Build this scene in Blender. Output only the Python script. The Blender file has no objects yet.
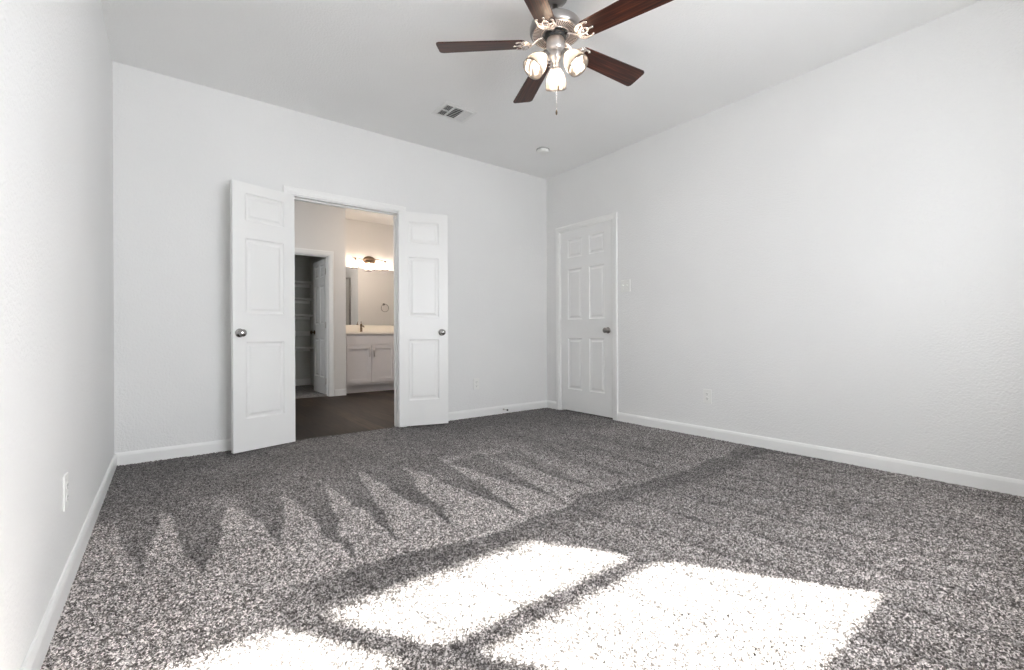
import bpy, bmesh, math, random
import numpy as np
from mathutils import Matrix, Vector
random.seed(7); np.random.seed(7)
S = bpy.context.scene
COL = S.collection
R = math.radians
PI = math.pi

# ---------------------------------------------------------------- camera
CAM_Z = 0.875
F_PX = 453.22
yaw, pitch, roll = 0.652635, -0.00101798, -0.00428331
fw = Vector((math.sin(yaw)*math.cos(pitch), math.cos(yaw)*math.cos(pitch), math.sin(pitch)))
rt = Vector((math.cos(yaw), -math.sin(yaw), 0.0)); up = rt.cross(fw)
c_, s_ = math.cos(roll), math.sin(roll)
rt2 = rt*c_ + up*s_; up2 = up*c_ - rt*s_
cd = bpy.data.cameras.new('camera'); cam = bpy.data.objects.new('camera', cd); COL.objects.link(cam)
cd.sensor_width = 36; cd.lens = F_PX*36/1024; cd.clip_start = 0.02; cd.clip_end = 100
cam.matrix_world = Matrix(((rt2.x, up2.x, -fw.x, 0), (rt2.y, up2.y, -fw.y, 0), (rt2.z, up2.z, -fw.z, CAM_Z), (0, 0, 0, 1)))
S.camera = cam

# ---------------------------------------------------------------- world, sun, exposure
SKY = 11.5
SUN = 47.0
w = bpy.data.worlds.new('sky'); S.world = w; w.use_nodes = True
bg = w.node_tree.nodes['Background']; bg.inputs[0].default_value = (0.955, 0.955, 1.0, 1)
# sky glow: brighter in the half of the sky that holds the sun, pale sunlit ground below the horizon
_n = w.node_tree.nodes; _l = w.node_tree.links
_tc = _n.new('ShaderNodeTexCoord'); _dp = _n.new('ShaderNodeVectorMath'); _dp.operation = 'DOT_PRODUCT'
_dp.inputs[1].default_value = Vector((0.85, -0.75, 0.25)).normalized()
_mx = _n.new('ShaderNodeMath'); _mx.operation = 'MAXIMUM'; _mx.inputs[1].default_value = 0.0
_pw = _n.new('ShaderNodeMath'); _pw.operation = 'POWER'; _pw.inputs[1].default_value = 2.0
_ma = _n.new('ShaderNodeMath'); _ma.operation = 'MULTIPLY_ADD'; _ma.inputs[1].default_value = SKY*0.75; _ma.inputs[2].default_value = SKY*0.95
_l.new(_tc.outputs['Generated'], _dp.inputs[0]); _l.new(_dp.outputs['Value'], _mx.inputs[0]); _l.new(_mx.outputs[0], _pw.inputs[0])
_l.new(_pw.outputs[0], _ma.inputs[0]); _l.new(_ma.outputs[0], bg.inputs[1])
sd = bpy.data.lights.new('sun', 'SUN'); sd.energy = SUN; sd.angle = R(1.3); sd.color = (1.0, 0.97, 0.93)
sun = bpy.data.objects.new('sun', sd); COL.objects.link(sun)
SUN_DIR = Vector((-0.671, 1.0, -0.92)).normalized()
sun.rotation_euler = SUN_DIR.to_track_quat('-Z', 'Y').to_euler()
S.view_settings.view_transform = 'Standard'; S.view_settings.look = 'None'
S.view_settings.exposure = 0.0; S.view_settings.gamma = 1.0; S.view_settings.use_curve_mapping = False
S.cycles.max_bounces = 14; S.cycles.diffuse_bounces = 9; S.cycles.transparent_max_bounces = 16
S.cycles.transmission_bounces = 8; S.cycles.glossy_bounces = 6
S.cycles.use_denoising = True; S.cycles.sample_clamp_indirect = 8

# ---------------------------------------------------------------- room numbers
XL, XR, YB, YF, H = -0.278, 3.646, 4.078, -0.40, 2.739
TW = 0.12                      # wall thickness
OX0, OX1, OZ = 0.832, 1.768, 2.035     # double door opening
DY0, DY1, DZ = 3.066, 3.836, 2.045     # right wall door opening
YC = 6.78                      # closet wall face
CX0, CX1, CZ = 1.12, 1.868, 2.018
YM = 7.36                      # vanity wall
VX0, VX1 = 2.108, 4.00
BKX, BKY = 3.104, 5.52           # wall block facing the vanity
YK = 8.58                      # closet back wall

# ---------------------------------------------------------------- materials
def mat(name):
    m = bpy.data.materials.new(name); m.use_nodes = True
    nt = m.node_tree; return m, nt, nt.nodes['Principled BSDF']
def simple(name, col, rough=0.5, metal=0.0, **kw):
    m, nt, b = mat(name)
    b.inputs['Base Color'].default_value = (*col, 1); b.inputs['Roughness'].default_value = rough
    b.inputs['Metallic'].default_value = metal
    for k, v in kw.items(): b.inputs[k].default_value = v
    return m
def N(nt, t, **kw):
    n = nt.nodes.new(t)
    for k, v in kw.items():
        if hasattr(n, k): setattr(n, k, v)
        else: n.inputs[k].default_value = v
    return n
def bump(nt, b, height, strength, dist):
    bn = N(nt, 'ShaderNodeBump'); bn.inputs['Strength'].default_value = strength; bn.inputs['Distance'].default_value = dist
    nt.links.new(height, bn.inputs['Height']); nt.links.new(bn.outputs[0], b.inputs['Normal'])
def painted(name, col, rough, scale, strength, dist):
    m, nt, b = mat(name)
    b.inputs['Roughness'].default_value = rough
    tc = N(nt, 'ShaderNodeTexCoord')
    n1 = N(nt, 'ShaderNodeTexNoise'); n1.inputs['Scale'].default_value = scale; n1.inputs['Detail'].default_value = 3
    nt.links.new(tc.outputs['Object'], n1.inputs['Vector'])
    n2 = N(nt, 'ShaderNodeTexNoise'); n2.inputs['Scale'].default_value = 1.3
    nt.links.new(tc.outputs['Object'], n2.inputs['Vector'])
    rp = N(nt, 'ShaderNodeValToRGB'); rp.color_ramp.elements[0].color = (*[c*0.975 for c in col], 1); rp.color_ramp.elements[1].color = (*col, 1)
    rp.color_ramp.elements[0].position = .35; rp.color_ramp.elements[1].position = .65
    nt.links.new(n2.outputs[0], rp.inputs[0]); nt.links.new(rp.outputs[0], b.inputs['Base Color'])
    bump(nt, b, n1.outputs[0], strength, dist)
    return m
M_wall = painted('wall_paint', (0.805, 0.805, 0.80), 0.6, 95, 0.55, 0.006)
M_ceil = painted('ceiling_paint', (0.87, 0.87, 0.865), 0.75, 80, 0.5, 0.006)
M_bath = painted('bathroom_paint', (0.78, 0.765, 0.745), 0.6, 95, 0.4, 0.005)
M_trim = simple('trim_paint', (0.86, 0.86, 0.85), 0.32)
M_door = painted('door_paint', (0.84, 0.84, 0.83), 0.35, 60, 0.08, 0.002)
M_nickel = simple('satin_nickel', (0.66, 0.63, 0.61), 0.34, 1.0)
M_dnickel = simple('aged_nickel', (0.30, 0.28, 0.27), 0.28, 1.0)
M_vent_plate = simple('lamplit_metal', (0.70, 0.62, 0.58), 0.5, 0.5)  # pinkish lamplight is put into the colour of the fan's underside plate
M_housing = simple('brushed_housing_metal', (0.40, 0.385, 0.375), 0.3, 1.0)
M_knob = simple('knob_nickel', (0.46, 0.45, 0.44), 0.24, 1.0)
M_iron = simple('polished_nickel', (0.82, 0.76, 0.72), 0.25, 1.0)
M_bronze = simple('bronze', (0.16, 0.115, 0.08), 0.35, 0.9)
M_dark = simple('void_shade', (0.03, 0.03, 0.03), 0.8)  # near black standing in for the shade inside openings
M_rubber = simple('dark_rubber', (0.03, 0.03, 0.03), 0.6)
M_plate = simple('white_plastic', (0.82, 0.82, 0.80), 0.35)
M_gap_shade = simple('gap_shade_grey', (0.40, 0.40, 0.39), 0.6)
M_slot = simple('slot_shadow', (0.16, 0.16, 0.155), 0.6)
M_grille = simple('vent_enamel', (0.80, 0.80, 0.79), 0.45)
M_counter = simple('cultured_marble', (0.80, 0.76, 0.70), 0.18)
M_cab = simple('cabinet_paint', (0.84, 0.81, 0.82), 0.4)
M_shelf = simple('shelf_paint', (0.93, 0.93, 0.92), 0.45)
M_mirror = simple('mirror_silver', (0.95, 0.95, 0.95), 0.01, 1.0)
M_vinyl_frame = simple('window_vinyl', (0.85, 0.85, 0.84), 0.35)
M_ext = simple('exterior_soffit', (0.55, 0.52, 0.48), 0.8)
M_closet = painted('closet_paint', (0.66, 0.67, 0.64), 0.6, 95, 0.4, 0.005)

def mk_glass():
    m, nt, b = mat('window_glass')
    out = nt.nodes['Material Output']
    tr = N(nt, 'ShaderNodeBsdfTransparent'); gl = N(nt, 'ShaderNodeBsdfGlossy'); gl.inputs['Roughness'].default_value = 0.0
    tr.inputs[0].default_value = (0.97, 0.985, 0.98, 1)
    fr = N(nt, 'ShaderNodeLayerWeight'); fr.inputs[0].default_value = 0.5; mx = N(nt, 'ShaderNodeMixShader')
    pw = N(nt, 'ShaderNodeMath'); pw.operation = 'POWER'; pw.inputs[1].default_value = 5
    ma = N(nt, 'ShaderNodeMath'); ma.operation = 'MULTIPLY_ADD'; ma.inputs[1].default_value = .9; ma.inputs[2].default_value = .03
    nt.links.new(fr.outputs['Facing'], pw.inputs[0]); nt.links.new(pw.outputs[0], ma.inputs[0])
    nt.links.new(ma.outputs[0], mx.inputs[0]); nt.links.new(tr.outputs[0], mx.inputs[1]); nt.links.new(gl.outputs[0], mx.inputs[2])
    nt.links.new(mx.outputs[0], out.inputs[0]); return m
M_glass = mk_glass()
def mk_shade():
    m, nt, b = mat('seeded_glass')
    out = nt.nodes['Material Output']
    tr = N(nt, 'ShaderNodeBsdfTransparent'); gl = N(nt, 'ShaderNodeBsdfGlossy'); gl.inputs['Roughness'].default_value = 0.12
    tl = N(nt, 'ShaderNodeBsdfTranslucent'); tl.inputs[0].default_value = (0.95, 0.90, 0.85, 1)
    tr.inputs[0].default_value = (1, 0.98, 0.96, 1)
    tc = N(nt, 'ShaderNodeTexCoord'); wv = N(nt, 'ShaderNodeTexWave'); wv.inputs['Scale'].default_value = 9
    wv.inputs['Distortion'].default_value = 4
    nt.links.new(tc.outputs['Object'], wv.inputs['Vector'])
    bn = N(nt, 'ShaderNodeBump'); bn.inputs['Distance'].default_value = 0.004; nt.links.new(wv.outputs[1], bn.inputs['Height'])
    nt.links.new(bn.outputs[0], gl.inputs['Normal'])
    m1 = N(nt, 'ShaderNodeMixShader'); m1.inputs[0].default_value = 0.42
    nt.links.new(tr.outputs[0], m1.inputs[1]); nt.links.new(tl.outputs[0], m1.inputs[2])
    lw = N(nt, 'ShaderNodeLayerWeight'); lw.inputs[0].default_value = 0.35
    m2 = N(nt, 'ShaderNodeMixShader'); nt.links.new(lw.outputs[0], m2.inputs[0])
    nt.links.new(m1.outputs[0], m2.inputs[1]); nt.links.new(gl.outputs[0], m2.inputs[2])
    nt.links.new(m2.outputs[0], out.inputs[0]); return m
M_shade = mk_shade()
def emis(name, col, s):
    m, nt, b = mat(name)
    b.inputs['Base Color'].default_value = (*col, 1)
    b.inputs['Emission Color'].default_value = (*col, 1); b.inputs['Emission Strength'].default_value = s
    return m
M_bulb = emis('fan_bulb_glow', (1.0, 0.80, 0.62), 62)
M_fill_dome = emis('fill_dome_glow', (1.0, 0.85, 0.72), 58)  # glow of the added bathroom fill lamp
M_vbulb = emis('vanity_bulb_glow', (1.0, 0.84, 0.70), 480)

def mk_carpet():
    m, nt, b = mat('cut_pile_carpet')
    b.inputs['Roughness'].default_value = 0.95; b.inputs['Specular IOR Level'].default_value = 0.08
    b.inputs['Sheen Weight'].default_value = 0.12; b.inputs['Sheen Roughness'].default_value = 0.6
    geo = N(nt, 'ShaderNodeNewGeometry')
    mp = N(nt, 'ShaderNodeMapping'); mp.inputs['Scale'].default_value = (1, 1, 0.3)
    nt.links.new(geo.outputs['Position'], mp.inputs[0])
    nz = N(nt, 'ShaderNodeTexNoise'); nz.inputs['Scale'].default_value = 170; nz.inputs['Detail'].default_value = 1.5
    nt.links.new(mp.outputs[0], nz.inputs['Vector'])
    vo = N(nt, 'ShaderNodeTexVoronoi'); vo.inputs['Scale'].default_value = 250; vo.inputs['Randomness'].default_value = 1
    nt.links.new(mp.outputs[0], vo.inputs['Vector'])
    sep = N(nt, 'ShaderNodeSeparateColor'); nt.links.new(vo.outputs['Color'], sep.inputs[0])
    rp = N(nt, 'ShaderNodeValToRGB'); cr = rp.color_ramp; cr.interpolation = 'LINEAR'
    cr.elements[0].position = 0.0; cr.elements[0].color = (0.040, 0.034, 0.031, 1)
    cr.elements[1].position = 1.0; cr.elements[1].color = (0.74, 0.69, 0.675, 1)
    e = cr.elements.new(0.28); e.color = (0.085, 0.074, 0.069, 1)
    e = cr.elements.new(0.55); e.color = (0.215, 0.194, 0.184, 1)
    # tufts gather in small clumps of lighter and darker yarn
    vo2 = N(nt, 'ShaderNodeTexVoronoi'); vo2.inputs['Scale'].default_value = 95
    nt.links.new(mp.outputs[0], vo2.inputs['Vector'])
    sep2 = N(nt, 'ShaderNodeSeparateColor'); nt.links.new(vo2.outputs['Color'], sep2.inputs[0])
    cl = N(nt, 'ShaderNodeMath'); cl.operation = 'MULTIPLY_ADD'; cl.inputs[1].default_value = 0.42; cl.inputs[2].default_value = -0.21
    nt.links.new(sep2.outputs[0], cl.inputs[0])
    ad = N(nt, 'ShaderNodeMath'); ad.operation = 'ADD'; ad.use_clamp = True
    nt.links.new(sep.outputs[0], ad.inputs[0]); nt.links.new(cl.outputs[0], ad.inputs[1])
    nt.links.new(ad.outputs[0], rp.inputs[0])
    at = N(nt, 'ShaderNodeAttribute'); at.attribute_name = 'nap'
    mr = N(nt, 'ShaderNodeMapRange'); mr.inputs['From Min'].default_value = 0; mr.inputs['From Max'].default_value = 1
    mr.inputs['To Min'].default_value = 0.42; mr.inputs['To Max'].default_value = 1.50
    nt.links.new(at.outputs['Fac'], mr.inputs[0])
    mu = N(nt, 'ShaderNodeVectorMath'); mu.operation = 'SCALE'
    nt.links.new(rp.outputs[0], mu.inputs[0]); nt.links.new(mr.outputs[0], mu.inputs['Scale'])
    nt.links.new(mu.outputs[0], b.inputs['Base Color'])
    bump(nt, b, nz.outputs[0], 0.6, 0.006)
    return m
M_carpet = mk_carpet()

def mk_planks():
    m, nt, b = mat('dark_vinyl_planks')
    geo = N(nt, 'ShaderNodeNewGeometry')
    mp = N(nt, 'ShaderNodeMapping'); mp.inputs['Rotation'].default_value = (0, 0, PI/2)
    nt.links.new(geo.outputs['Position'], mp.inputs[0])
    br = N(nt, 'ShaderNodeTexBrick'); br.inputs['Scale'].default_value = 1.0
    br.inputs['Brick Width'].default_value = 1.2; br.inputs['Row Height'].default_value = 0.15; br.inputs['Mortar Size'].default_value = 0.0018
    br.inputs['Color1'].default_value = (0.050, 0.033, 0.024, 1); br.inputs['Color2'].default_value = (0.012, 0.009, 0.007, 1); br.inputs['Mortar'].default_value = (0.012, 0.009, 0.007, 1)
    br.offset = 0.37
    nt.links.new(mp.outputs[0], br.inputs[0])
    mp2 = N(nt, 'ShaderNodeMapping'); mp2.inputs['Scale'].default_value = (28, 1.6, 1); nt.links.new(geo.outputs['Position'], mp2.inputs[0])
    nz = N(nt, 'ShaderNodeTexNoise'); nz.inputs['Scale'].default_value = 1.6; nz.inputs['Detail'].default_value = 5; nt.links.new(mp2.outputs[0], nz.inputs['Vector'])
    mx = N(nt, 'ShaderNodeMix'); mx.data_type = 'RGBA'; mx.blend_type = 'MULTIPLY'; mx.inputs[0].default_value = 0.85
    rp = N(nt, 'ShaderNodeValToRGB'); rp.color_ramp.elements[0].position = .3; rp.color_ramp.elements[0].color = (.30, .28, .27, 1)
    rp.color_ramp.elements[1].position = .7; rp.color_ramp.elements[1].color = (1.7, 1.6, 1.5, 1)
    nt.links.new(nz.outputs[0], rp.inputs[0]); nt.links.new(br.outputs[0], mx.inputs[6]); nt.links.new(rp.outputs[0], mx.inputs[7])
    nt.links.new(mx.outputs[2], b.inputs['Base Color']); b.inputs['Roughness'].default_value = 0.5; b.inputs['Specular IOR Level'].default_value = 0.18
    bump(nt, b, nz.outputs[0], 0.15, 0.002)
    return m
M_planks = mk_planks()
def mk_walnut():
    m, nt, b = mat('walnut_blade')
    tc = N(nt, 'ShaderNodeTexCoord'); mp = N(nt, 'ShaderNodeMapping'); mp.inputs['Scale'].default_value = (1.2, 26, 6)
    nt.links.new(tc.outputs['Object'], mp.inputs[0])
    nz = N(nt, 'ShaderNodeTexNoise'); nz.inputs['Scale'].default_value = 3.0; nz.inputs['Detail'].default_value = 6; nz.inputs['Distortion'].default_value = 0.7
    nt.links.new(mp.outputs[0], nz.inputs['Vector'])
    rp = N(nt, 'ShaderNodeValToRGB'); cr = rp.color_ramp
    cr.elements[0].position = .32; cr.elements[0].color = (0.018, 0.007, 0.005, 1)
    cr.elements[1].position = .72; cr.elements[1].color = (0.115, 0.032, 0.016, 1)
    e = cr.elements.new(.5); e.color = (0.043, 0.013, 0.008, 1)
    nt.links.new(nz.outputs[0], rp.inputs[0]); nt.links.new(rp.outputs[0], b.inputs['Base Color'])
    b.inputs['Roughness'].default_value = 0.42; b.inputs['Specular IOR Level'].default_value = 0.35; b.inputs['Coat Weight'].default_value = 0.12; b.inputs['Coat Roughness'].default_value = 0.25
    return m
M_walnut = mk_walnut()

# ---------------------------------------------------------------- mesh helpers
class MB:
    """collects shapes, builds one mesh object"""
    def __init__(s): s.v = []; s.f = []; s.sm = []
    def add(s, vs, fs, smooth=False, M=None):
        o = len(s.v)
        for v in vs:
            v = Vector(v)
            s.v.append(tuple(M @ v if M else v))
        for f in fs: s.f.append([i+o for i in f]); s.sm.append(smooth)
        return s
    def box(s, a, b, bev=0.0, M=None):
        x0, y0, z0 = [min(p, q) for p, q in zip(a, b)]; x1, y1, z1 = [max(p, q) for p, q in zip(a, b)]
        if bev <= 0:
            vs = [(x0,y0,z0),(x1,y0,z0),(x1,y1,z0),(x0,y1,z0),(x0,y0,z1),(x1,y0,z1),(x1,y1,z1),(x0,y1,z1)]
            fs = [(0,3,2,1),(4,5,6,7),(0,1,5,4),(1,2,6,5),(2,3,7,6),(3,0,4,7)]
            return s.add(vs, fs, False, M)
        bm = bmesh.new(); bmesh.ops.create_cube(bm, size=1)
        for v in bm.verts: v.co = Vector(((x0+x1)/2+v.co.x*(x1-x0), (y0+y1)/2+v.co.y*(y1-y0), (z0+z1)/2+v.co.z*(z1-z0)))
        bmesh.ops.bevel(bm, geom=list(bm.edges), offset=min(bev, .45*min(x1-x0, y1-y0, z1-z0)), segments=2, affect='EDGES', profile=.6)
        bm.verts.ensure_lookup_table()
        s.add([v.co.copy() for v in bm.verts], [[v.index for v in f.verts] for f in bm.faces], False, M); bm.free(); return s
    def lathe(s, prof, n=32, M=None, smooth=True, cap=True):
        vs = []; fs = []; k = len(prof)
        for r, z in prof:
            for i in range(n):
                a = 2*PI*i/n; vs.append((r*math.cos(a), r*math.sin(a), z))
        for j in range(k-1):
            for i in range(n):
                i2 = (i+1) % n
                fs.append((j*n+i, j*n+i2, (j+1)*n+i2, (j+1)*n+i))
        if cap:
            fs.append([i for i in range(n)][::-1]); fs.append([(k-1)*n+i for i in range(n)])
        return s.add(vs, fs, smooth, M)
    def tube(s, pts, r, n=8, closed=False, M=None, flat=1.0):
        pts = [Vector(p) for p in pts]; k = len(pts); vs = []; fs = []
        for j, p in enumerate(pts):
            if closed: t = pts[(j+1) % k]-pts[j-1]
            else: t = pts[min(j+1, k-1)]-pts[max(j-1, 0)]
            t.normalize(); ref = Vector((0, 0, 1)) if abs(t.z) < .95 else Vector((1, 0, 0))
            a = t.cross(ref).normalized(); b = a.cross(t).normalized()
            rr = r[j] if isinstance(r, (list, tuple)) else r
            for i in range(n):
                q = 2*PI*i/n; vs.append(p + a*rr*math.cos(q) + b*rr*flat*math.sin(q))
        for j in range(k if closed else k-1):
            j2 = (j+1) % k
            for i in range(n):
                i2 = (i+1) % n; fs.append((j*n+i, j*n+i2, j2*n+i2, j2*n+i))
        if not closed: fs.append([i for i in range(n)][::-1]); fs.append([(k-1)*n+i for i in range(n)])
        return s.add(vs, fs, True, M)
    def prism(s, outline, z0, z1, M=None):
        n = len(outline)
        vs = [(x, y, z0) for x, y in outline]+[(x, y, z1) for x, y in outline]
        fs = [list(range(n))[::-1], list(range(n, 2*n))]+[(i, (i+1) % n, n+(i+1) % n, n+i) for i in range(n)]
        return s.add(vs, fs, False, M)
    def sphere(s, c, r, n=16, M=None, sz=1.0):
        prof = [(max(r*math.sin(PI*k/(n//2)), 1e-4), -r*sz*math.cos(PI*k/(n//2))) for k in range(n//2+1)]
        T = Matrix.Translation(c); return s.lathe(prof, n, (M @ T) if M else T)
    def build(s, name, m, parent=None, loc=None, rot=None):
        me = bpy.data.meshes.new(name); me.from_pydata(s.v, [], s.f); me.materials.append(m)
        me.polygons.foreach_set('use_smooth', s.sm)
        bm = bmesh.new(); bm.from_mesh(me); bmesh.ops.recalc_face_normals(bm, faces=bm.faces); bm.to_mesh(me); bm.free()
        me.update()
        o = bpy.data.objects.new(name, me); COL.objects.link(o)
        if parent: o.parent = parent
        if loc: o.location = loc
        if rot: o.rotation_euler = rot
        return o
def tag(o, label, cat, group=None, kind=None):
    o['label'] = label; o['category'] = cat
    if group: o['group'] = group
    if kind: o['kind'] = kind
    return o
def empty(name, loc, rz=0.0):
    o = bpy.data.objects.new(name, None); COL.objects.link(o); o.location = loc; o.rotation_euler = (0, 0, rz); o.empty_display_size = .1
    return o
def struct(o, label, cat):
    return tag(o, label, cat, kind='structure')
def copy_tree(o, parent=None):
    c = o.copy(); COL.objects.link(c)
    if parent: c.parent = parent
    for ch in list(o.children): copy_tree(ch, c)
    return c
AX = lambda d: Vector(d).normalized().to_track_quat('Z', 'Y').to_matrix().to_4x4()
ROTX = lambda a: Matrix.Rotation(a, 4, 'X')
ROTY = lambda a: Matrix.Rotation(a, 4, 'Y')
ROTZ = lambda a: Matrix.Rotation(a, 4, 'Z')
TR = lambda *p: Matrix.Translation(p)

def wall_with_holes(name, axis, pos, thick, u0, u1, z0, z1, holes, m, label):
    """a wall slab along u (x or y) with rectangular holes (u0,u1,z0,z1)"""
    us = sorted({u0, u1, *[h[0] for h in holes], *[h[1] for h in holes]})
    zs = sorted({z0, z1, *[h[2] for h in holes], *[h[3] for h in holes]})
    inhole = lambda u, z: any(h[0] < u < h[1] and h[2] < z < h[3] for h in holes)
    nu, nz = len(us), len(zs)
    P = lambda i, j, k: (us[i], pos+k*thick, zs[j]) if axis == 'x' else (pos+k*thick, us[i], zs[j])
    idx = {}; V = []; Fc = []
    def vi(i, j, k):
        if (i, j, k) not in idx: idx[(i, j, k)] = len(V); V.append(P(i, j, k))
        return idx[(i, j, k)]
    solid = lambda i, j: 0 <= i < nu-1 and 0 <= j < nz-1 and not inhole((us[i]+us[i+1])/2, (zs[j]+zs[j+1])/2)
    for i in range(nu-1):
        for j in range(nz-1):
            if not solid(i, j): continue
            for k in (0, 1): Fc.append((vi(i, j, k), vi(i+1, j, k), vi(i+1, j+1, k), vi(i, j+1, k)))
            for (di, dj, a, b) in ((-1, 0, (i, j), (i, j+1)), (1, 0, (i+1, j), (i+1, j+1)), (0, -1, (i, j), (i+1, j)), (0, 1, (i, j+1), (i+1, j+1))):
                if not solid(i+di, j+dj): Fc.append((vi(*a, 0), vi(*b, 0), vi(*b, 1), vi(*a, 1)))
    mb = MB(); mb.add(V, Fc)
    return struct(mb.build(name, m), label, 'wall')

# ---------------------------------------------------------------- windows numbers (behind the camera)
GY = -0.48                      # glass plane
WZ0, WZM0, WZM1, WZ1 = 0.853, 1.403, 1.475, 2.03
WINS = [(0.784, 1.594), (1.696, 2.505)]
FM = 0.055
BW = (5.0, 6.0, 1.15, 2.0)   # bathroom window (y0,y1,z0,z1) in the left wall

# ---------------------------------------------------------------- shell
XE = XR+TW
wall_with_holes('wall_back', 'x', YB, TW, XL-TW, XE, -0.05, H+.05, [(OX0, OX1, -0.05, OZ)], M_wall, 'off white textured wall holding the open double doors')
wall_with_holes('wall_right', 'y', XR, TW, YF-.16, YB, -0.05, H+.05, [(DY0, DY1, -0.05, DZ)], M_wall, 'long off white textured wall with the closed single door')
wall_with_holes('wall_left', 'y', XL-TW, TW, YF-.16, YB, -0.05, H+.05, [], M_wall, 'bright off white textured wall along the left edge')
wall_with_holes('wall_front', 'x', YF-.16, .16, XL, XR, -0.05, H+.05, [(a-FM+.006, b+FM+(.045 if b > 2 else .008), WZ0-FM-.038, WZ1+FM) for a, b in WINS], M_wall, 'wall behind the viewer holding the two windows')
mb = MB(); mb.box((XL-TW, YF-.16, H), (VX1+.1, YK+.1, H+.12))
struct(mb.build('ceiling', M_ceil), 'flat pale grey textured ceiling', 'ceiling')
wall_with_holes('wall_bathroom_left', 'y', XL-TW, TW, YB+TW, YC+TW, -0.05, H, [BW], M_bath, 'left bathroom wall with its daylight window')
wall_with_holes('wall_bathroom_back', 'x', YC, TW, XL, VX0-.0, -0.05, H, [(CX0, CX1, -.05, CZ)], M_bath, 'grey bathroom wall around the closet doorway')
mb = MB(); mb.box((VX0-.065, YC+TW, -.05), (VX0, YM, H)); struct(mb.build('wall_bathroom_alcove', M_bath), 'short alcove wall left of the vanity', 'wall')
mb = MB(); mb.box((VX0-.065, YM, -.05), (VX1+.1, YM+.1, H)); struct(mb.build('wall_bathroom_mirror', M_bath), 'warmly lit wall above the vanity mirror', 'wall')
mb = MB(); mb.box((VX1, BKY, -.05), (VX1+.1, YM, H)); struct(mb.build('wall_bathroom_right', M_bath), 'right bathroom wall beside the vanity end', 'wall')
mb = MB(); mb.box((BKX, YB+TW, -.05), (VX1+.1, BKY, H)); struct(mb.build('wall_bathroom_front', M_bath), 'bathroom wall facing the vanity, seen in the mirror', 'wall')
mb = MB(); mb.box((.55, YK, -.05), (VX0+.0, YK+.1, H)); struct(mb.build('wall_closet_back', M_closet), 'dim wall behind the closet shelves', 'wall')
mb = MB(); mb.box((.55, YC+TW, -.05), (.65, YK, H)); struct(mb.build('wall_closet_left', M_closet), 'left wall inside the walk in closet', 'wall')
mb = MB(); mb.box((VX0-.065, YM+.1, -.05), (VX0+.035, YK, H)); struct(mb.build('wall_closet_right', M_closet), 'right wall inside the walk in closet', 'wall')

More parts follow.
